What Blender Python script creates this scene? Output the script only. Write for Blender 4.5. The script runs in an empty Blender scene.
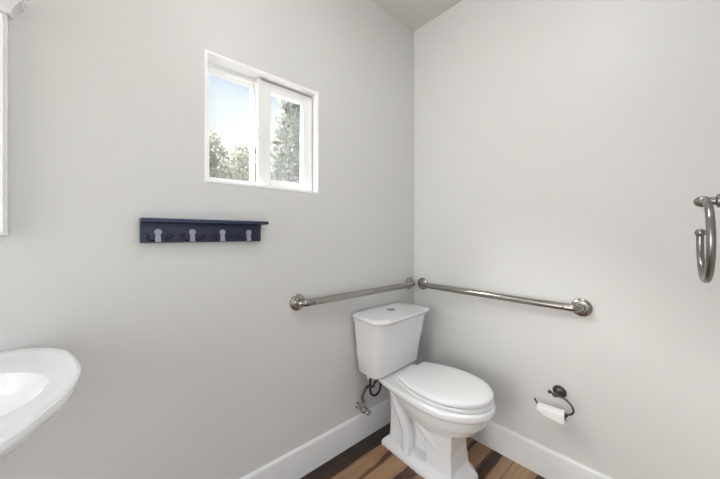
import bpy, bmesh, math, random
from mathutils import Vector, Matrix, noise
random.seed(7)
scene = bpy.context.scene
col = scene.collection
PI = math.pi
R = math.radians

# ------------------------------------------------------------------ materials
def lin(c):
    return tuple(((v/255)/12.92 if v/255 <= .04045 else ((v/255+.055)/1.055)**2.4) for v in c) + (1,)

def mat(name, rgb, rough=.5, metal=0, coat=0, bump=None, spec=.5):
    m = bpy.data.materials.new(name); m.use_nodes = True
    nt = m.node_tree; b = nt.nodes['Principled BSDF']
    b.inputs['Base Color'].default_value = lin(rgb)
    b.inputs['Roughness'].default_value = rough
    b.inputs['Metallic'].default_value = metal
    b.inputs['Coat Weight'].default_value = coat
    b.inputs['Coat Roughness'].default_value = .04
    b.inputs['Specular IOR Level'].default_value = spec
    if bump:
        sc, st, dist = bump
        tc = nt.nodes.new('ShaderNodeTexCoord'); n = nt.nodes.new('ShaderNodeTexNoise')
        n.inputs['Scale'].default_value = sc; n.inputs['Detail'].default_value = 3
        bp = nt.nodes.new('ShaderNodeBump'); bp.inputs['Strength'].default_value = st
        bp.inputs['Distance'].default_value = dist
        nt.links.new(tc.outputs['Object'], n.inputs['Vector'])
        nt.links.new(n.outputs['Fac'], bp.inputs['Height'])
        nt.links.new(bp.outputs['Normal'], b.inputs['Normal'])
    return m

M = {}
M['wall'] = mat('wall_paint', (221, 221, 219), .42, bump=(90, .12, .002), spec=.35)
M['ceil'] = mat('ceiling_paint', (222, 221, 217), .8)
M['trim'] = mat('trim_paint', (242, 242, 242), .35)
M['ceramic'] = mat('white_ceramic', (246, 247, 248), .12, coat=.6)
M['seat'] = mat('white_seat_plastic', (248, 248, 248), .2, coat=.2)
M['vinyl'] = mat('white_vinyl', (250, 250, 250), .35)
M['navy'] = mat('navy_paint', (50, 56, 84), .42)
M['navydark'] = mat('dark_navy_metal', (36, 40, 64), .3, .3)
M['hookgrey'] = mat('pale_grey_metal', (176, 178, 196), .5)
M['steel'] = mat('brushed_steel', (163, 160, 155), .22, 1, bump=(400, .08, .0005))
M['nickel'] = mat('satin_nickel', (150, 148, 146), .28, 1)
M['pewter'] = mat('dark_pewter', (98, 96, 97), .3, 1)
M['chrome'] = mat('chrome', (190, 190, 190), .12, 1)
M['paper'] = mat('toilet_paper', (240, 240, 238), .9)
M['card'] = mat('grey_card', (170, 160, 148), .9)
M['hoseblack'] = mat('black_hose', (34, 32, 32), .4)
M['hosegrey'] = mat('braided_hose', (128, 122, 114), .4, .7, bump=(900, .5, .001))
M['dark'] = mat('dark_gap', (60, 60, 62), .6)
M['mirror'] = mat('mirror_glass', (230, 233, 232), .02, 1)
M['leaf'] = mat('pale_leaves', (140, 142, 124), .8)
M['leaf2'] = mat('grey_green_leaves', (154, 160, 150), .8)
M['stem'] = mat('dry_stems', (58, 54, 48), .8)
M['seed'] = mat('brown_seed_heads', (64, 52, 42), .8)
M['darkleaf'] = mat('dark_leaves', (28, 36, 32), .7)
for k_ in ('leaf', 'leaf2'):
    nt_ = M[k_].node_tree; b_ = nt_.nodes['Principled BSDF']
    tl_ = nt_.nodes.new('ShaderNodeBsdfTranslucent'); tl_.inputs[0].default_value = b_.inputs['Base Color'].default_value
    mx_ = nt_.nodes.new('ShaderNodeMixShader'); mx_.inputs[0].default_value = .5
    nt_.links.new(b_.outputs[0], mx_.inputs[1]); nt_.links.new(tl_.outputs[0], mx_.inputs[2])
    nt_.links.new(mx_.outputs[0], nt_.nodes['Material Output'].inputs[0])
M['soil'] = mat('garden_ground', (80, 80, 72), .95)

def glass(name, haze):
    m = bpy.data.materials.new(name); m.use_nodes = True
    nt = m.node_tree; nt.nodes.clear()
    out = nt.nodes.new('ShaderNodeOutputMaterial')
    tr = nt.nodes.new('ShaderNodeBsdfTransparent'); gl = nt.nodes.new('ShaderNodeBsdfGlossy')
    gl.inputs['Roughness'].default_value = .02
    mx = nt.nodes.new('ShaderNodeMixShader'); mx.inputs[0].default_value = .05
    df = nt.nodes.new('ShaderNodeBsdfTranslucent'); df.inputs['Color'].default_value = (.86, .88, .88, 1)
    m2 = nt.nodes.new('ShaderNodeMixShader'); m2.inputs[0].default_value = haze
    nt.links.new(tr.outputs[0], mx.inputs[1]); nt.links.new(gl.outputs[0], mx.inputs[2])
    nt.links.new(mx.outputs[0], m2.inputs[1]); nt.links.new(df.outputs[0], m2.inputs[2])
    nt.links.new(m2.outputs[0], out.inputs[0])
    return m
M['glass'] = glass('window_glass', .02)
M['glass2'] = glass('screened_window_glass', .03)

def emit(name, rgb, s):
    m = bpy.data.materials.new(name); m.use_nodes = True
    nt = m.node_tree; nt.nodes.clear()
    o = nt.nodes.new('ShaderNodeOutputMaterial'); e = nt.nodes.new('ShaderNodeEmission')
    e.inputs[0].default_value = rgb + (1,); e.inputs[1].default_value = s
    nt.links.new(e.outputs[0], o.inputs[0]); return m
M['bulb'] = emit('bulb_glow', (1, .97, .94), 21)
M['diff'] = emit('added_light_glow', (1, .995, .985), 37)  # glow of the added ceiling fixture near the toilet
M['diff2'] = emit('far_added_light_glow', (1, .985, .965), 15)  # glow of the added ceiling fixture at the far end

def floor_mat():
    m = bpy.data.materials.new('wood_plank_floor'); m.use_nodes = True
    nt = m.node_tree; b = nt.nodes['Principled BSDF']; L = nt.links.new; N = nt.nodes.new
    tc = N('ShaderNodeTexCoord'); sep = N('ShaderNodeSeparateXYZ'); L(tc.outputs['Object'], sep.inputs[0])
    def mth(op, a, bb=None, c=None):
        n = N('ShaderNodeMath'); n.operation = op
        for i, v in enumerate((a, bb, c)):
            if v is None: continue
            if isinstance(v, (int, float)): n.inputs[i].default_value = v
            else: L(v, n.inputs[i])
        return n.outputs[0]
    W = .107
    row = mth('FLOOR', mth('DIVIDE', mth('ADD', sep.outputs[1], 5.448), W))
    fy = mth('FRACT', mth('DIVIDE', mth('ADD', sep.outputs[1], 5.448), W))
    wr = N('ShaderNodeTexWhiteNoise'); wr.noise_dimensions = '1D'; L(row, wr.inputs['W'])
    xs = mth('DIVIDE', mth('ADD', mth('ADD', sep.outputs[0], 7), mth('MULTIPLY', wr.outputs[0], 1.1)), .95)
    cell = mth('FLOOR', xs); fx = mth('FRACT', xs)
    cmb = N('ShaderNodeCombineXYZ'); L(row, cmb.inputs[0]); L(cell, cmb.inputs[1])
    wc = N('ShaderNodeTexWhiteNoise'); wc.noise_dimensions = '3D'; L(cmb.outputs[0], wc.inputs['Vector'])
    # long wavy streaks of dark heartwood inside each plank
    off = N('ShaderNodeVectorMath'); off.operation = 'MULTIPLY'; off.inputs[1].default_value = (7, 3, 5)
    L(wc.outputs['Color'], off.inputs[0])
    sc = N('ShaderNodeVectorMath'); sc.operation = 'MULTIPLY'; sc.inputs[1].default_value = (2.4, 13, 1)
    L(tc.outputs['Object'], sc.inputs[0])
    ad = N('ShaderNodeVectorMath'); L(sc.outputs[0], ad.inputs[0]); L(off.outputs[0], ad.inputs[1])
    n1 = N('ShaderNodeTexNoise'); n1.inputs['Scale'].default_value = 1; n1.inputs['Detail'].default_value = 3
    n1.inputs['Distortion'].default_value = .9
    L(ad.outputs[0], n1.inputs['Vector'])
    sc2 = N('ShaderNodeVectorMath'); sc2.operation = 'MULTIPLY'; sc2.inputs[1].default_value = (8, 150, 1)
    L(tc.outputs['Object'], sc2.inputs[0])
    ad2 = N('ShaderNodeVectorMath'); L(sc2.outputs[0], ad2.inputs[0]); L(off.outputs[0], ad2.inputs[1])
    n2 = N('ShaderNodeTexNoise'); n2.inputs['Scale'].default_value = 1; n2.inputs['Detail'].default_value = 4
    L(ad2.outputs[0], n2.inputs['Vector'])
    # tone of each board: dark heartwood, tan sapwood, streaks that run along the boards
    wob = mth('MULTIPLY', mth('SUBTRACT', n1.outputs['Fac'], .5), .05)
    yy = mth('MULTIPLY', mth('ADD', sep.outputs[1], wob), -1/.75)
    rp = N('ShaderNodeValToRGB'); L(yy, rp.inputs[0]); q = rp.color_ramp.elements
    st_ = [(.0, .36), (.125, .34), (.15, .60), (.235, .62), (.258, .40), (.275, .66), (.40, .66), (.41, .44), (.47, .42), (.50, .62), (.56, .60), (.585, .38), (.60, .60), (.69, .62), (.715, .40), (.76, .38), (.785, .66), (.90, .70), (1.0, .56)]
    q[0].position = st_[0][0]; q[0].color = (st_[0][1],)*3+(1,); q[1].position = 1; q[1].color = (.56, .56, .56, 1)
    for p_, c_ in st_[1:-1]:
        z_ = q.new(p_); z_.color = (c_, c_, c_, 1)
    near = mth('LESS_THAN', yy, .98)
    far_v = mth('ADD', n1.outputs['Fac'], mth('MULTIPLY', mth('SUBTRACT', wc.outputs['Value'], .5), .26))
    near_v = mth('ADD', rp.outputs[0], mth('MULTIPLY', mth('SUBTRACT', n1.outputs['Fac'], .5), .35))
    v = mth('ADD', mth('MULTIPLY', near, near_v), mth('MULTIPLY', mth('SUBTRACT', 1, near), far_v))
    v = mth('ADD', v, mth('MULTIPLY', mth('SUBTRACT', n2.outputs['Fac'], .5), .22))
    cr = N('ShaderNodeValToRGB'); L(v, cr.inputs[0])
    e = cr.color_ramp.elements
    e[0].position = .33; e[0].color = lin((48, 34, 26)); e[1].position = .80; e[1].color = lin((196, 162, 126))
    for p, c in ((.43, (76, 52, 38)), (.50, (120, 86, 62)), (.56, (154, 116, 86)), (.68, (178, 142, 108))):
        x = cr.color_ramp.elements.new(p); x.color = lin(c)
    gy = mth('MINIMUM', fy, mth('SUBTRACT', 1, fy)); gx = mth('MINIMUM', fx, mth('SUBTRACT', 1, fx))
    g = mth('MAXIMUM', mth('LESS_THAN', gy, .012), mth('LESS_THAN', gx, .0016))
    mx = N('ShaderNodeMixRGB'); L(g, mx.inputs[0]); L(cr.outputs[0], mx.inputs[1]); mx.inputs[2].default_value = lin((38, 27, 20))
    L(mx.outputs[0], b.inputs['Base Color'])
    b.inputs['Roughness'].default_value = .38
    bp = N('ShaderNodeBump'); bp.inputs['Strength'].default_value = .25; bp.inputs['Distance'].default_value = .001
    L(mth('SUBTRACT', n2.outputs['Fac'], g), bp.inputs['Height']); L(bp.outputs['Normal'], b.inputs['Normal'])
    return m
M['floor'] = floor_mat()

# ------------------------------------------------------------------ helpers
def link(name, bm, material, parent=None, smooth=True, kind=None, mods=None):
    me = bpy.data.meshes.new(name)
    bmesh.ops.remove_doubles(bm, verts=bm.verts, dist=1e-6)
    bmesh.ops.recalc_face_normals(bm, faces=bm.faces)
    bm.to_mesh(me); bm.free()
    me.materials.append(M[material])
    if smooth:
        me.polygons.foreach_set('use_smooth', [True]*len(me.polygons))
        try: me.set_sharp_from_angle(angle=R(38))
        except Exception: pass
    o = bpy.data.objects.new(name, me); col.objects.link(o)
    if parent: o.parent = parent
    if kind: o['kind'] = kind
    return o

def thing(name, label, cat, loc=(0, 0, 0), rz=0, group=None):
    o = bpy.data.objects.new(name, None); col.objects.link(o)
    o.location = loc; o.rotation_euler = (0, 0, rz); o.empty_display_size = .1
    o['label'] = label; o['category'] = cat
    if group: o['group'] = group
    return o

def box(bm, x0, x1, y0, y1, z0, z1, bev=0, seg=2):
    vs = [bm.verts.new((x, y, z)) for x in (x0, x1) for y in (y0, y1) for z in (z0, z1)]
    fs = [bm.faces.new([vs[i] for i in f]) for f in ((0, 1, 3, 2), (4, 6, 7, 5), (0, 4, 5, 1), (2, 3, 7, 6), (0, 2, 6, 4), (1, 5, 7, 3))]
    if bev:
        es = list({e for f in fs for e in f.edges})
        bmesh.ops.bevel(bm, geom=es, offset=bev, segments=seg, affect='EDGES', profile=.6)
    return bm

def B(*a, **k):
    return box(bmesh.new(), *a, **k)

def loft(bm, rings, cap=True):
    vr = [[bm.verts.new(p) for p in r] for r in rings]
    n = len(vr[0])
    for a, b in zip(vr, vr[1:]):
        for i in range(n):
            bm.faces.new((a[i], a[(i+1) % n], b[(i+1) % n], b[i]))
    if cap:
        bm.faces.new(vr[0][::-1]); bm.faces.new(vr[-1])
    return bm

def tube(bm, pts, r, n=14, closed=False, cap=True):
    pts = [Vector(p) for p in pts]
    rr = r if isinstance(r, (list, tuple)) else [r]*len(pts)
    N = len(pts); up = None; rings = []
    for i, p in enumerate(pts):
        if closed: t = pts[(i+1) % N]-pts[i-1]
        else: t = pts[min(i+1, N-1)]-pts[max(i-1, 0)]
        t.normalize()
        if up is None:
            up = Vector((0, 0, 1)) if abs(t.z) < .9 else Vector((1, 0, 0))
        up = (up-t*up.dot(t)).normalized(); s = t.cross(up)
        rings.append([p+(up*math.cos(2*PI*k/n)+s*math.sin(2*PI*k/n))*rr[i] for k in range(n)])
    if closed: rings.append(rings[0]); cap = False
    return loft(bm, rings, cap)

def spline(pts, k=8):
    pts = [Vector(p) for p in pts]; out = []
    P = [pts[0]*2-pts[1]]+pts+[pts[-1]*2-pts[-2]]
    for i in range(1, len(P)-2):
        for j in range(k):
            t = j/k
            out.append(.5*((2*P[i])+(P[i+1]-P[i-1])*t+(2*P[i-1]-5*P[i]+4*P[i+1]-P[i+2])*t*t+(3*P[i]-P[i-1]-3*P[i+1]+P[i+2])*t**3))
    out.append(pts[-1]); return out

def lathe(bm, prof, origin, axis, n=28):
    """prof: list of (radius, distance along axis)"""
    axis = Vector(axis).normalized(); o = Vector(origin)
    u = axis.orthogonal().normalized(); v = axis.cross(u)
    rings = [[o+axis*d+(u*math.cos(2*PI*k/n)+v*math.sin(2*PI*k/n))*max(r, 1e-4) for k in range(n)] for r, d in prof]
    return loft(bm, rings)

def ball(bm, c, r, n=18, sx=(1, 1, 1)):
    ret = bmesh.ops.create_uvsphere(bm, u_segments=n, v_segments=n//2+2, radius=r)
    for v in ret['verts']:
        v.co = Vector((v.co.x*sx[0], v.co.y*sx[1], v.co.z*sx[2]))+Vector(c)
    return bm

# ------------------------------------------------------------------ room shell
HC = 2.48
XL, YF = -5.2, -1.287  # room lengthened to the left, out of view, to hold the far fill lamp
OX0, OX1, OZ0, OZ1 = -1.265, -.753, 1.331, 1.832       # window opening
link('floor', B(XL-.12, .12, -3.0, .14, -.05, 0), 'floor', smooth=False, kind='structure')
link('ceiling', B(XL-.12, .12, YF-.12, .14, HC, HC+.08), 'ceil', smooth=False, kind='structure')
bm = bmesh.new()
for a in ((XL-.12, OX0, 0, .14, 0, HC), (OX1, .12, 0, .14, 0, HC), (OX0, OX1, 0, .14, 0, OZ0), (OX0, OX1, 0, .14, OZ1, HC)):
    box(bm, *a)
link('wall_left', bm, 'wall', smooth=False, kind='structure')
link('wall_right', B(0, .12, YF, 0, 0, HC), 'wall', smooth=False, kind='structure')
bm = bmesh.new()
for a in ((-1.0, .12, YF-.12, YF, 0, HC), (XL, -1.95, YF-.12, YF, 0, HC), (-1.95, -1.0, YF-.12, YF, 2.06, HC)):
    box(bm, *a)
link('wall_front', bm, 'wall', smooth=False, kind='structure')
bm = bmesh.new()
for a in ((XL-.12, XL, YF, -1.17, 0, HC), (XL-.12, XL, -.12, 0, 0, HC), (XL-.12, XL, -1.17, -.12, 2.2, HC), (XL-.12, XL, -1.17, -.12, 0, .25)):
    box(bm, *a)
link('wall_side', bm, 'wall', smooth=False, kind='structure')  # unseen end wall, its opening added for the far fill lamp

def baseboard(name, a, b, inward):
    # a,b 2D ends of the wall line, inward = unit normal into the room
    prof = [(0, 0), (.014, 0), (.014, .127), (.0125, .133), (.008, .1375), (0, .139)]
    bm = bmesh.new(); rings = []
    for p in (a, b):
        rings.append([(p[0]+inward[0]*d, p[1]+inward[1]*d, z) for d, z in prof])
    loft(bm, rings)
    return link(name, bm, 'trim', smooth=False, kind='structure')
baseboard('baseboard_left', (XL, 0), (0, 0), (0, -1))
baseboard('baseboard_right', (0, 0), (0, YF), (-1, 0))
baseboard('baseboard_front', (0, YF), (-.92, YF), (0, 1))
# ------------------------------------------------------------------ window
win = bpy.data.objects.new('window_1', None); col.objects.link(win); win['kind'] = 'structure'
win.location = ((OX0+OX1)/2, 0, OZ0)
wl = win.location
def frame_ring(x0, x1, z0, z1, w, y0, y1, bev=.0015):
    ws = w if isinstance(w, tuple) else (w,)*4     # left,right,bottom,top
    bm = bmesh.new()
    box(bm, x0, x0+ws[0], y0, y1, z0, z1, bev)
    box(bm, x1-ws[1], x1, y0, y1, z0, z1, bev)
    box(bm, x0+ws[0], x1-ws[1], y0, y1, z0, z0+ws[2], bev)
    box(bm, x0+ws[0], x1-ws[1], y0, y1, z1-ws[3], z1, bev)
    bmesh.ops.translate(bm, verts=bm.verts, vec=-Vector(wl))
    return bm
link('jamb', frame_ring(OX0, OX1, OZ0, OZ1, .011, -.0025, .12), 'vinyl', win, smooth=False)
link('window_frame', frame_ring(OX0+.011, OX1-.011, OZ0+.011, OZ1-.011, .02, .058, .118), 'vinyl', win, smooth=False)
xm = -1.05
sl = link('fixed_sash', frame_ring(OX0+.012, xm+.004, OZ0+.012, OZ1-.012, (.018, .010, .018, .020), .066, .1), 'vinyl', win, smooth=False)
bm = B(-1.245, xm-.002, .080, .084, OZ0+.02, OZ1-.03); bmesh.ops.translate(bm, verts=bm.verts, vec=-Vector(wl))
link('window_pane', bm, 'glass', win, smooth=False)
s2 = link('sliding_sash', frame_ring(xm+.008, OX1-.018, OZ0+.016, OZ1-.02, (.055, .050, .034, .042), .034, .064, .003), 'vinyl', win, smooth=False)
bm = B(-.99, -.82, .048, .052, OZ0+.04, OZ1-.05); bmesh.ops.translate(bm, verts=bm.verts, vec=-Vector(wl))
link('window_pane', bm, 'glass2', win, smooth=False)
# interlock rail and its shadow gap, with the small thumb latch
bm = B(xm+.001, xm+.016, .028, .036, OZ0+.014, OZ1-.016, .002); bmesh.ops.translate(bm, verts=bm.verts, vec=-Vector(wl))
link('meeting_rail', bm, 'vinyl', win, smooth=False)
bm = bmesh.new()
box(bm, xm-.004, xm+.016, .018, .030, 1.555, 1.60, .004)
box(bm, xm-.010, xm+.002, .010, .022, 1.575, 1.59, .003)
bmesh.ops.translate(bm, verts=bm.verts, vec=-Vector(wl))
link('latch', bm, 'vinyl', win)

# ------------------------------------------------------------------ coat rack
rk = thing('coat_rack', 'navy blue wall rack with a ledge and four double coat hooks, below the window', 'coat rack', (-1.265, 0, 1.105))
ro = Vector(rk.location)
def rbox(*a, **k):
    bm = B(*a, **k); bmesh.ops.translate(bm, verts=bm.verts, vec=-ro); return bm
link('backboard', rbox(-1.463, -1.053, -.016, 0, 1.1035, 1.174, bev=.004), 'navy', rk)
link('ledge', rbox(-1.464, -1.038, -.058, 0, 1.1735, 1.186, bev=.0015), 'navy', rk)
for xc, sp in ((-1.414, .032), (-1.311, .030), (-1.208, .029), (-1.107, .030)):
    # central keyhole shaped metal plate and two curved prongs with ball tips
    bm = bmesh.new()
    pts = []
    for k in range(13):
        a = -.28*PI+1.56*PI*k/12
        pts.append((xc+.0105*math.cos(a), 1.1405+.0105*math.sin(a)))
    pts += [(xc-.0085, 1.107), (xc+.0085, 1.107)]
    loft(bm, [[(x, y, z) for x, z in pts] for y in (-.016, -.026)])
    bmesh.ops.translate(bm, verts=bm.verts, vec=-ro)
    hk = link('hook', bm, 'hookgrey', rk)
    for s in (-1, 1):
        bm = bmesh.new()
        p = spline([(xc+s*.006, -.018, 1.112), (xc+s*.016, -.027, 1.110), (xc+s*.027, -.036, 1.114), (xc+s*(sp+.001), -.038, 1.124)], 5)
        tube(bm, p, [.0048-.0012*i/len(p) for i in range(len(p))], 10)
        ball(bm, (xc+s*(sp+.001), -.038, 1.126), .0078, 12)
        bmesh.ops.translate(bm, verts=bm.verts, vec=-ro)
        link('prong', bm, 'navydark', hk)

# ------------------------------------------------------------------ grab bars
def grab_bar(label, p0, p1, nrm, name='grab_bar'):
    p0, p1, nrm = Vector(p0), Vector(p1), Vector(nrm)
    d = (p1-p0).normalized(); off = .045; rb = .0165
    t = thing(name, label, 'grab bar', p0, 0, 'steel grab bars beside the toilet')
    z = Vector((0, 0, 0)); L = (p1-p0).length; br = .03
    pts = [z+nrm*.004, z+nrm*(off-br)]
    for k in range(1, 9):
        a = PI/2*k/8; pts.append(nrm*(off-br+br*math.sin(a))+d*(br*(1-math.cos(a))))
    end = [d*L-p for p in []]
    far = []
    for k in range(0, 9):
        a = PI/2*k/8; far.append(nrm*(off-br+br*math.cos(a))+d*(L-br+br*math.sin(a)))
    pts += far + [d*L+nrm*.004]
    bm = tube(bmesh.new(), pts, rb, 24)
    link('bar', bm, 'steel', t)
    for q in (z, d*L):
        bm = lathe(bmesh.new(), [(.0, 0), (.038, 0), (.0385, .002), (.038, .007), (.034, .011), (.022, .013), (.0195, .017), (.017, .018)], q, nrm, 36)
        link('flange', bm, 'steel', t)
    for q, s in ((z, 1), (d*L, -1)):
        bm = lathe(bmesh.new(), [(.0045, 0), (.0045, .0012), (.003, .0014)], q+d*s*.055+nrm*(off+rb-.0006), nrm, 12)
        link('screw', bm, 'pewter', t)
    return t
grab_bar('horizontal brushed steel grab bar on the window wall, above the toilet tank', (-.872, 0, .817), (-.055, 0, .817), (0, -1, 0))
grab_bar('long brushed steel grab bar on the right wall, running from corner to above the paper', (0, -.072, .817), (0, -.905, .817), (-1, 0, 0))

# ------------------------------------------------------------------ toilet
to = thing('toilet', 'white two-piece toilet with closed elongated lid, standing in the corner', 'toilet', (-.358, 0, 0), R(3))

def egg(hw, yf, ym, yb, hwb, z, m=10, p=2.0):
    """closed outline: elliptical front, sides easing to a straight back"""
    o = []
    for k in range(2*m+1):
        a = PI*k/(2*m); c, s = math.cos(a), math.sin(a)
        o.append((hw*math.copysign(abs(c)**(2/p), c), ym-(ym-yf)*s**(2/p), z))
    for k in range(1, m+1):
        s = k/m; o.append((-(hw-(hw-hwb)*s*s), ym+(yb-ym)*s, z))
    for k in range(1, m):
        o.append((-hwb+2*hwb*k/m, yb, z))
    for k in range(m, 0, -1):
        s = k/m; o.append(((hw-(hw-hwb)*s*s), ym+(yb-ym)*s, z))
    return o

# bowl and pedestal: fused into one glazed body
bm = bmesh.new()
loft(bm, [egg(.075, -.50, -.42, -.34, .06, .215),
          egg(.095, -.548, -.43, -.31, .075, .235),
          egg(.128, -.600, -.44, -.27, .095, .262),
          egg(.147, -.634, -.445, -.235, .10, .304),
          egg(.155, -.644, -.45, -.21, .105, .338),
          egg(.158, -.648, -.45, -.19, .108, .352),
          egg(.169, -.661, -.45, -.15, .104, .355),
          egg(.173, -.668, -.45, -.10, .107, .362),
          egg(.173, -.668, -.45, -.04, .108, .381),
          egg(.170, -.664, -.45, -.035, .105, .388),
          egg(.162, -.654, -.45, -.035, .108, .391)])
# deck slab the tank stands on, with a sloping underside
loft(bm, [[(-.07, -.20, .31), (.07, -.20, .31), (.07, -.08, .345), (-.07, -.08, .345)],
          [(-.104, -.235, .354), (.120, -.235, .354), (.12, -.03, .354), (-.104, -.03, .354)],
          [(-.108, -.235, .380), (.124, -.235, .380), (.122, -.03, .380), (-.108, -.03, .380)],
          [(-.103, -.235, .389), (.12, -.235, .389), (.118, -.035, .389), (-.103, -.035, .389)]])
# pedestal, flat sided
loft(bm, [[(-.088, -.532, .030), (.088, -.532, .030), (.082, -.385, .030), (-.082, -.385, .030)],
          [(-.083, -.520, .07), (.083, -.520, .07), (.076, -.385, .07), (-.076, -.385, .07)],
          [(-.080, -.514, .15), (.080, -.514, .15), (.074, -.38, .15), (-.074, -.38, .15)],
          [(-.083, -.520, .25), (.083, -.520, .25), (.078, -.36, .25), (-.078, -.36, .25)]])
# slim web and rear column
box(bm, -.020, .020, -.40, -.15, .02, .34)
loft(bm, [[(-.036, -.215, .02), (.036, -.215, .02), (.036, -.14, .02), (-.036, -.14, .02)],
          [(-.036, -.215, .20), (.036, -.215, .20), (.036, -.145, .20), (-.036, -.145, .20)],
          [(-.06, -.24, .34), (.06, -.24, .34), (.06, -.14, .34), (-.06, -.14, .34)]])
# plinth
def plinth(s, z, f=0):
    return [(-.096*s, -.565+f, z)][:0] + [(-.070*s, -.575+f, z), (.070*s, -.575+f, z), (.108*s, -.535+f, z), (.100*s, -.35, z), (.072*s, -.105-f, z),
            (-.072*s, -.105-f, z), (-.100*s, -.35, z), (-.108*s, -.535+f, z)]
loft(bm, [plinth(1, 0), plinth(1, .022), plinth(.96, .032, .006), plinth(.80, .056, .03), plinth(.6, .062, .06)])
# trapway relief on both sides
for s in (-1, 1):
    tube(bm, spline([(s*.086, -.30, .345), (s*.076, -.305, .29), (s*.066, -.335, .235), (s*.060, -.39, .185), (s*.058, -.44, .15)], 8), [.020]*9+[.022]*24, 14)
    tube(bm, spline([(s*.055, -.235, .35), (s*.072, -.205, .325), (s*.066, -.21, .27), (s*.056, -.245, .20), (s*.052, -.265, .13), (s*.050, -.262, .05)], 8), [.028]*20+[.031]*21, 16)
    tube(bm, spline([(s*.045, -.17, .33), (s*.034, -.16, .24), (s*.034, -.16, .15), (s*.036, -.155, .05)], 8), .016, 14)
bowl = link('bowl', bm, 'ceramic', to)
rm = bowl.modifiers.new('fuse', 'REMESH'); rm.mode = 'VOXEL'; rm.voxel_size = .0045; rm.use_smooth_shade = True
sm = bowl.modifiers.new('glaze', 'SMOOTH'); sm.factor = .5; sm.iterations = 5

for s in (-1, 1):
    bm = lathe(bmesh.new(), [(.014, 0), (.0145, .012), (.013, .02), (.008, .025), (.001, .026)], (s*.084, -.285, .050), (0, 0, 1), 20)
    link('bolt_cap', bm, 'seat', to)

# tank with chamfered front corners, tapering down
def tankring(w, d, c, z, wb=None, yb=-.012):
    wb = wb or w
    fr = .012
    pts = [(-wb+.012, yb), (-wb, yb-.012), (-w, -(d-c)), (-w+c*.12, -(d-c)-c*.35), (-w+c, -d), (-w+c+.03, -d-.003), (w-c-.03, -d-.003), (w-c, -d), (w-c*.12, -(d-c)-c*.35), (w, -(d-c)), (wb, yb-.012), (wb-.012, yb)]
    return [(x, y, z) for x, y in pts]
bm = bmesh.new()
loft(bm, [tankring(.166, .152, .022, .388, .150, -.03), tankring(.178, .164, .025, .398, .164, -.022), tankring(.190, .172, .027, .410, .170, -.02),
          tankring(.191, .173, .027, .414, .170, -.02), tankring(.195, .183, .027, .50, .176), tankring(.202, .203, .027, .60, .186),
          tankring(.208, .214, .027, .672, .192), tankring(.211, .217, .028, .680, .194)])
link('tank', bm, 'ceramic', to)
tk = bpy.data.objects['tank']
bv = tk.modifiers.new('b', 'BEVEL'); bv.width = .006; bv.segments = 3; bv.limit_method = 'ANGLE'; bv.angle_limit = R(22)
bm = bmesh.new()
loft(bm, [tankring(.213, .219, .030, .674, .196), tankring(.216, .223, .033, .684, .199), tankring(.225, .233, .042, .693, .203),
          tankring(.233, .242, .050, .699, .206), tankring(.234, .243, .051, .707, .206), tankring(.232, .241, .051, .709, .204),
          tankring(.20, .205, .042, .711, .185), tankring(.12, .13, .03, .712, .11, -.06)])
link('tank_lid', bm, 'ceramic', to)
bm = lathe(bmesh.new(), [(.023, 0), (.023, .003), (.020, .0045), (.0195, .0035), (.001, .0035)], (.006, -.108, .7112), (0, 0, 1), 28)
fb = link('flush_button', bm, 'chrome', to); fb['label'] = 'round chrome flush button'
# seat and lid
bm = bmesh.new()
loft(bm, [egg(.156, -.643, -.45, -.247, .098, .390), egg(.156, -.643, -.45, -.247, .098, .3935), egg(.167, -.657, -.45, -.24, .108, .3945), egg(.168, -.658, -.45, -.24, .108, .4055),
          egg(.165, -.654, -.45, -.243, .105, .4085)])
[setattr(v, 'co', v.co+Vector((.009, 0, 0))) for v in bm.verts]
link('seat', bm, 'seat', to)
bm = bmesh.new()
loft(bm, [egg(.152, -.639, -.45, -.256, .098, .4085), egg(.152, -.639, -.45, -.256, .098, .4125), egg(.167, -.656, -.45, -.243, .112, .415), egg(.167, -.656, -.45, -.243, .112, .427),
          egg(.163, -.651, -.45, -.247, .109, .4325), egg(.150, -.637, -.45, -.26, .10, .4355), egg(.12, -.60, -.45, -.30, .08, .4375), egg(.05, -.52, -.45, -.39, .035, .4385)])
[setattr(v, 'co', v.co+Vector((.009, 0, 0))) for v in bm.verts]
link('lid', bm, 'seat', to)
for s in (-1, 1):
    bm = bmesh.new(); box(bm, s*.075-.022, s*.075+.022, -.262, -.222, .387, .412, .006, 3)
    link('hinge', bm, 'seat', to)

# ------------------------------------------------------------------ water supply
ws = thing('water_supply_valve', 'small chrome shutoff valve and dark looping supply hose, left of the toilet', 'supply valve', (-.503, 0, .195))
wo = Vector(ws.location)
bm = bmesh.new()
lathe(bm, [(.001, 0), (.015, 0), (.015, .003), (.011, .006), (.009, .008)], (0, -.0, 0), (0, -1, 0), 24)
tube(bm, [(0, -.004, 0), (0, -.05, 0)], .008, 14)
link('stub_pipe', bm, 'chrome', ws)
bm = bmesh.new()
lathe(bm, [(.015, 0), (.0175, .003), (.0175, .030), (.015, .034)], (0, -.036, 0), (0, -1, 0), 16)
lathe(bm, [(.009, 0), (.011, .002), (.011, .02), (.013, .022), (.013, .036), (.008, .04)], (0, -.052, .005), (0, 0, 1), 6)
link('valve_body', bm, 'steel', ws)
bm = bmesh.new(); ball(bm, (.012, -.080, -.010), .016, 16, (1.1, .5, .8)); tube(bm, [(0, -.06, 0), (.004, -.078, -.003)], .005, 10)
link('valve_handle', bm, 'chrome', ws)
def w(x, y, z): return Vector((x, y, z))-wo
bm = tube(bmesh.new(), spline([w(-.497, -.052, .232), w(-.520, -.062, .265), w(-.522, -.078, .305), w(-.515, -.095, .338)], 8), .0085, 12)
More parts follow.
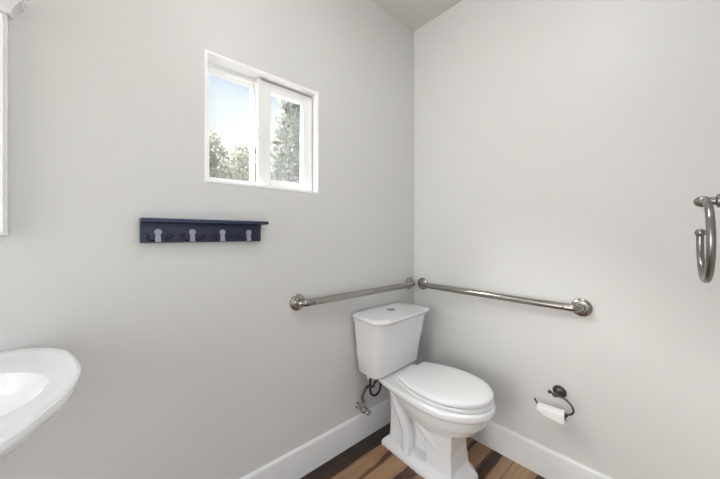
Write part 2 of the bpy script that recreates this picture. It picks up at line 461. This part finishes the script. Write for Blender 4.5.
link('braided_hose', bm, 'hosegrey', ws)
c = Vector((-.491, -.135, .338)); rr_ = .0355
pts = [w(-.518, -.090, .330), w(-.518, -.115, .352)]
for k in range(0, 13):
    a = R(150)-R(345)*k/12
    pts.append(Vector((c.x+rr_*math.cos(a)*.95, c.y+.016*k/12-.008, c.z+rr_*1.1*math.sin(a)))-wo)
pts += [w(-.520, -.125, .366), w(-.500, -.100, .382), w(-.500, -.095, .394)]
bm = tube(bmesh.new(), spline(pts, 5), .0060, 12)
link('supply_hose', bm, 'hoseblack', ws)
bm = lathe(bmesh.new(), [(.012, 0), (.014, .003), (.014, .018), (.010, .022)], w(-.500, -.095, .374), (0, 0, 1), 8)
link('coupling_nut', bm, 'seat', ws)

# ------------------------------------------------------------------ toilet paper holder
tp = thing('toilet_paper_holder', 'dark pewter open-arm toilet paper holder with ribbed round base on the right wall', 'paper holder', (0, -.824, .421))
bm = lathe(bmesh.new(), [(.001, 0), (.025, 0), (.0275, .003), (.0275, .005), (.022, .006), (.0225, .010), (.0245, .011), (.0235, .013), (.017, .0135), (.0175, .018), (.0185, .019), (.013, .021), (.009, .026)], (0, 0, 0), (-1, 0, 0), 32)
link('rosette', bm, 'pewter', tp)
def t(y, z, x=-.06): return Vector((x, y+.824, z-.421))
bm = bmesh.new()
tube(bm, spline([(-.02, 0, 0), (-.04, .003, .001), (-.058, .004, .001)], 5), .0065, 12)
lathe(bm, [(.006, 0), (.0095, .003), (.0095, .008), (.006, .011)], (-.048, .003, 0), (-1, 0, 0), 16)
ball(bm, (-.064, .022, .012), .0085, 14); tube(bm, [(-.056, .004, .002), (-.063, .02, .011)], .0045, 10)
link('post', bm, 'pewter', tp)
bm = tube(bmesh.new(), spline([t(-.812, .417, -.056), t(-.832, .424), t(-.860, .420), t(-.880, .405), t(-.889, .384), t(-.882, .367), t(-.870, .360), t(-.864, .356)], 7), .0042, 12)
tube(bm, spline([t(-.864, .356), t(-.864, .352), t(-.860, .350), t(-.80, .356), t(-.762, .358), t(-.750, .361), t(-.739, .378)], 6), .0042, 12)
link('arm', bm, 'pewter', tp)
ro_ = bpy.data.objects.new('toilet_paper_roll', None); col.objects.link(ro_); ro_.location = (-.06, -.808, .346); ro_.rotation_euler = (R(-4), 0, 0)
ro_['label'] = 'nearly finished white toilet paper roll hanging on the holder arm'; ro_['category'] = 'toilet paper'
n = 40
def annulus(r0, r1, y0, y1):
    bm = bmesh.new(); rings = []
    for r_, y in ((r0, y0), (r1, y0), (r1, y1), (r0, y1), (r0, y0)):
        rings.append([(r_*math.cos(2*PI*k/n), y, r_*math.sin(2*PI*k/n)) for k in range(n)])
    return loft(bm, rings, False)
bm = annulus(.0185, .0215, -.052, .052)
# loose end hanging down in front
pp = [(-.0216, .004), (-.0222, -.008), (-.0226, -.018), (-.0228, -.028)]
for ((xa, za), (xb, zb)), (ya, yb) in zip(zip(pp, pp[1:]), ((.052, .044), (.044, .02), (.02, -.04))):
    vs = [bm.verts.new(q) for q in ((xa, -.052, za), (xa, ya, za), (xb, yb, zb), (xb, -.052, zb), (xa+.0012, -.052, za), (xa+.0012, ya, za), (xb+.0012, yb, zb), (xb+.0012, -.052, zb))]
    for f in ((0, 1, 2, 3), (7, 6, 5, 4), (1, 5, 6, 2), (0, 3, 7, 4), (0, 4, 5, 1), (3, 2, 6, 7)): bm.faces.new([vs[i] for i in f])
link('paper', bm, 'paper', ro_)
link('cardboard_tube', annulus(.0172, .0184, -.052, .052), 'card', ro_)

# ------------------------------------------------------------------ towel ring
tr = thing('towel_ring', 'open brushed nickel towel ring with ball ends at the right edge, above hip height', 'towel ring', (-.72, YF, 1.193))
bm = lathe(bmesh.new(), [(.001, 0), (.027, 0), (.028, .004), (.024, .008), (.0245, .012), (.018, .017), (.011, .021), (.0095, .028)], (0, 0, 0), (0, 1, 0), 30)
link('rosette', bm, 'nickel', tr)
bm = bmesh.new()
tube(bm, [(0, .018, 0), (0, .050, 0)], .0075, 16)
lathe(bm, [(.008, 0), (.0125, .002), (.0125, .007), (.008, .009)], (0, .029, 0), (0, 1, 0), 18)
ball(bm, (0, .053, 0), .0105, 20, (1, 1.15, 1))
link('post', bm, 'nickel', tr)
cz = -.073; rr2 = .073; cy = .0505; tilt = R(4)
pts = []
for k in range(0, 41):
    a = R(92)+R(280)*k/40          # from the top, down the near side, round and up the far side
    h = rr2*math.cos(a)
    pts.append((h*math.cos(tilt), cy+h*math.sin(tilt), cz+rr2*math.sin(a)))
bm = tube(bmesh.new(), pts, .0057, 14)
ball(bm, pts[-1], .0082, 16)
link('ring', bm, 'nickel', tr)

# ------------------------------------------------------------------ pedestal sink
SX = -1.868
sk = thing('pedestal_sink', 'white pedestal sink with a softly angular rim against the window wall, lower left', 'sink', (SX, 0, 0))
half = [(0, -.002), (.08, -.002), (.14, -.004), (.180, -.022), (.218, -.062), (.242, -.105), (.258, -.17), (.271, -.245), (.274, -.30), (.268, -.36), (.256, -.415), (.236, -.462), (.215, -.510), (.185, -.548), (.14, -.572), (.07, -.585), (0, -.588)]
hp = spline([(x, y, 0) for x, y in half], 3)
full = [(p.x, p.y) for p in hp]+[(-p.x, p.y) for p in hp[-2:0:-1]]
CY = -.29
def sring(s, z, sy=None, cy=CY, ov=None):
    sy = sy or s
    return [(x*s, min(-.001, cy+(y-CY)*sy), z) for x, y in full]
def oval(a, b, cy, z):
    o = []
    for x, y in full:
        an = math.atan2((y-CY)/.29, x/.27)
        o.append((a*math.cos(an), cy+b*math.sin(an), z))
    return o
bm = bmesh.new()
rings = [oval(.012, .010, -.31, .668), oval(.05, .045, -.31, .672), oval(.12, .10, -.31, .692), oval(.17, .14, -.31, .73), oval(.205, .163, -.30, .775), oval(.216, .172, -.30, .803),
         oval(.223, .178, -.300, .811), sring(.86, .813, .80, -.297), sring(.93, .817, .91), sring(.975, .822), sring(.995, .820), sring(1.0, .812), sring(.995, .802), sring(.975, .796),
         sring(.955, .790), sring(.93, .782), oval(.222, .215, -.285, .75), oval(.17, .165, -.26, .69), oval(.11, .11, -.23, .65), oval(.085, .085, -.22, .63)]
loft(bm, rings)
link('basin', bm, 'ceramic', sk)
bm = bmesh.new()
loft(bm, [[(r_*math.cos(2*PI*k/28), -.21+r_*.85*math.sin(2*PI*k/28), z) for k in range(28)] for r_, z in
          ((.125, 0), (.125, .02), (.105, .05), (.085, .12), (.075, .3), (.078, .5), (.09, .6), (.10, .64))])
link('pedestal', bm, 'ceramic', sk)
bm = bmesh.new()
lathe(bm, [(.001, 0), (.026, 0), (.024, .012), (.014, .02), (.0125, .12), (.001, .128)], (0, -.085, .812), (0, 0, 1), 20)
tube(bm, spline([(0, -.085, .915), (0, -.13, .935), (0, -.19, .925), (0, -.20, .905)], 6), .010, 12)
tube(bm, [(0, -.085, .94), (0, -.10, .965)], .006, 10)
link('faucet', bm, 'chrome', sk)
bm = lathe(bmesh.new(), [(.001, 0), (.022, 0), (.02, .004), (.001, .003)], (0, -.31, .6725), (0, 0, 1), 20)
link('drain', bm, 'chrome', sk)

# ------------------------------------------------------------------ mirror over the sink
mr = thing('wall_mirror', 'white framed mirror with crown moulding on top, at the left edge above the sink', 'mirror', (SX, 0, 1.13))
MW = .124; MH = .583
bm = bmesh.new()
fw = .03
for a in ((-MW, -MW+fw, 0, MH), (MW-fw, MW, 0, MH), (-MW+fw, MW-fw, 0, fw), (-MW+fw, MW-fw, MH-fw, MH)):
    box(bm, a[0], a[1], -.022, 0, a[2], a[3], .0025)
for s in (-1, 1):
    tube(bm, [(s*(MW-.0075), -.022, .008), (s*(MW-.0075), -.022, MH-.004)], .004, 10)
link('frame', bm, 'trim', mr)
link('mirror_glass', B(-MW+fw-.004, MW-fw+.004, -.012, -.006, fw-.004, MH-fw+.004), 'mirror', mr, smooth=False)
prof = [(0, 0), (.006, .0), (.009, .005), (.009, .010), (.014, .018), (.020, .026), (.024, .031), (.027, .032), (.027, .044), (.030, .046), (.030, .056), (0, .056)]
bm = bmesh.new()
rings = [[(-MW-d, 0, MH+z) for d, z in prof], [(-MW-d, -.022-d, MH+z) for d, z in prof], [(MW+d, -.022-d, MH+z) for d, z in prof], [(MW+d, 0, MH+z) for d, z in prof]]
loft(bm, rings)
link('crown', bm, 'trim', mr, smooth=False)

# ------------------------------------------------------------------ added lights out of view, and the sun
def added_ceiling_light(label, x, y, glow, r=.14):  # fixtures added out of view to brighten the room
    cl = thing('added_ceiling_light', label, 'light', (x, y, HC), 0, 'added flush ceiling lights')
    bm = lathe(bmesh.new(), [(.001, 0), (r, 0), (r, .022), (r-.012, .026)], (0, 0, 0), (0, 0, -1), 40)
    link('housing', bm, 'trim', cl)
    bm = lathe(bmesh.new(), [(r-.014, .024), (r-.02, .034), (r*.7, .046), (r*.35, .052), (.001, .053)], (0, 0, 0), (0, 0, -1), 40)
    link('diffuser', bm, glow, cl)
added_ceiling_light('added round flush ceiling light nearer the toilet, out of view', -1.0, -.86, 'diff')
added_ceiling_light('added round flush ceiling light at the unseen far end behind the sink', -3.3, -.66, 'diff2')

# added fill lamp set in the made-up opening of the unseen far wall
ad = bpy.data.lights.new('far_wall_fill', 'AREA'); al = bpy.data.objects.new('far_wall_fill', ad); col.objects.link(al)
ad.shape = 'RECTANGLE'; ad.size = 1.05; ad.size_y = 1.95; ad.energy = 47; ad.color = (.98, .99, 1)
al.location = (XL+.01, -.645, 1.225); al.rotation_euler = Vector((-1, 0, 0)).to_track_quat('Z', 'Y').to_euler()

# added soft fill lamp in the doorway behind the camera
hd = bpy.data.lights.new('doorway_fill', 'AREA'); hl = bpy.data.objects.new('doorway_fill', hd); col.objects.link(hl)
hd.shape = 'RECTANGLE'; hd.size = .93; hd.size_y = 2.0; hd.energy = 1.8; hd.color = (1, .99, .975)
hl.location = (-1.475, YF-.125, 1.03); hl.rotation_euler = Vector((0, -1, 0)).to_track_quat('Z', 'Y').to_euler()

# low sun behind thin bright cloud, coming in through the window
sd = bpy.data.lights.new('hazy_sun', 'SUN'); sun = bpy.data.objects.new('hazy_sun', sd); col.objects.link(sun)
sd.energy = 27; sd.angle = R(40); sd.color = (1, .985, .96)
sun.rotation_euler = Vector((-.94, .87, 1.22)).to_track_quat('Z', 'Y').to_euler()

# ------------------------------------------------------------------ outside the window
link('ground', B(-6, 8, .16, 14, -.3, -.05), 'soil', smooth=False, kind='structure')
def foliage(bm, n, fn, size, squash=.5):
    for _ in range(n):
        p = Vector(fn()); s = size*random.uniform(.6, 1.3)
        a = Vector((random.gauss(0, 1), random.gauss(0, 1), random.gauss(0, 1))).normalized()
        b = a.orthogonal().normalized(); b = Matrix.Rotation(random.uniform(0, 6.28), 3, a) @ b
        c = a.cross(b)
        vs = [bm.verts.new(p+q) for q in (b*s, b*s*.2+c*s*squash, -b*s, b*s*.2-c*s*squash)]
        bm.faces.new(vs)
def shrub(name, label, x, y, r, h, material, n, size):
    t_ = thing(name, label, 'shrub', (x, y, -.05))
    bm = bmesh.new()
    for k in range(9):
        a = k*.7
        tube(bm, spline([(0, 0, 0), (.3*r*math.cos(a), .3*r*math.sin(a), h*.5), (.5*r*math.cos(a), .3*r*math.sin(a), h*random.uniform(.6, .75))], 4), [.02*(1-i/10) for i in range(9)], 6)
    link('stem', bm, 'stem', t_)
    bm = bmesh.new()
    def f():
        while True:
            u = Vector((random.uniform(-1, 1), random.uniform(-1, 1), random.uniform(0, 1)))
            lump = .82+.35*noise.noise(Vector((u.x*2.5+x, u.y*2.5, u.z*2)))
            if (u.x**2+u.y**2) < (1-u.z**3)*lump: return (u.x*r, u.y*r*.6, .05+u.z*h)
    foliage(bm, n, f, size)
    link('foliage', bm, material, t_, smooth=False)
shrub('garden_shrub', 'pale green leafy shrub outside, low in the left window pane', -.92, 1.45, .40, 2.02, 'leaf', 16000, .024)
shrub('garden_shrub', 'pale olive shrub outside, behind the window mullion', -.30, 2.15, .52, 2.2, 'leaf', 13000, .03)
shrub('garden_shrub', 'tall grey-green shrub outside, filling the right window pane', .92, 2.9, .80, 3.75, 'leaf2', 26000, .045)
# weed stalks close to the glass
def stalk(label, pts, head, leaves):
    t_ = thing('dry_weed', label, 'weed', (pts[0][0], pts[0][1], -.05))
    o = Vector(t_.location)
    bm = tube(bmesh.new(), [p-o for p in spline(pts, 6)], .0032, 6)
    link('stalk', bm, 'stem', t_)
    if head:
        bm = bmesh.new(); h0 = Vector(pts[-1])-o
        ball(bm, h0, .016, 10, (1.6, 1.6, .6))
        for k in range(16):
            a = 2*PI*k/16; d = Vector((math.cos(a), math.sin(a), -.15+.2*random.random()))
            tube(bm, [h0, h0+d*.034], [.003, .001], 5)
        link('seed_head', bm, 'seed', t_)
    for lx, ly, lz, s in leaves:
        bm = bmesh.new()
        foliage(bm, 5, lambda: (lx-o.x+random.uniform(-.4, .4)*s, ly-o.y+random.uniform(-.4, .4)*s, lz-o.z+random.uniform(-.4, .4)*s), s, .45)
        link('leaf', bm, 'darkleaf', t_, smooth=False)
stalk('dry weed with a flat brown seed head outside the right window pane', [(-.66, .45, -.05), (-.67, .45, .9), (-.69, .45, 1.44), (-.715, .45, 1.56), (-.725, .45, 1.64), (-.755, .45, 1.691)], True, [(-.72, .45, 1.62, .016), (-.735, .45, 1.53, .012), (-.765, .45, 1.55, .010)])
stalk('tall looping weed with a dark drooping tip outside the right window pane', [(-.62, .47, -.05), (-.62, .47, 1.2), (-.675, .47, 1.50), (-.70, .47, 1.62), (-.672, .47, 1.75), (-.688, .47, 1.80), (-.712, .47, 1.82), (-.695, .47, 1.845), (-.662, .47, 1.84), (-.658, .47, 1.88), (-.668, .47, 1.975), (-.684, .47, 1.92)], False, [(-.684, .47, 1.915, .017), (-.682, .47, 1.905, .015), (-.662, .47, 1.82, .013), (-.70, .47, 1.83, .011), (-.66, .47, 1.46, .022)])
# ------------------------------------------------------------------ world
wd = bpy.data.worlds.new('sky'); scene.world = wd; wd.use_nodes = True
nt = wd.node_tree; bg = nt.nodes['Background']
tc = nt.nodes.new('ShaderNodeTexCoord'); sp = nt.nodes.new('ShaderNodeSeparateXYZ'); cr = nt.nodes.new('ShaderNodeValToRGB')
nt.links.new(tc.outputs['Generated'], sp.inputs[0]); nt.links.new(sp.outputs[2], cr.inputs[0]); nt.links.new(cr.outputs[0], bg.inputs[0])
e = cr.color_ramp.elements
e[0].position = 0; e[0].color = (.80, .82, .80, 1); e[1].position = 1; e[1].color = (.30, .52, .90, 1)
for p, c_ in ((.10, (.90, .93, .93, 1)), (.30, (.87, .91, .93, 1)), (.42, (.70, .81, .93, 1)), (.55, (.56, .73, .94, 1))):
    x = e.new(p); x.color = c_
bg.inputs[1].default_value = 1.0

# ------------------------------------------------------------------ camera
cd = bpy.data.cameras.new('camera'); cam = bpy.data.objects.new('camera', cd); col.objects.link(cam)
cd.sensor_width = 36; cd.lens = 294.0/720*36; cd.clip_start = .02
cd.shift_y = -(239.5-234.8)/720
cam.location = (-1.5645, -1.2185, 1.1310)
cam.rotation_euler = (PI/2, 0, R(48.35)-PI/2)
scene.camera = cam
vs = scene.view_settings
vs.view_transform = 'Standard'; vs.look = 'None'; vs.gamma = 1; vs.exposure = 0.09; vs.use_curve_mapping = False
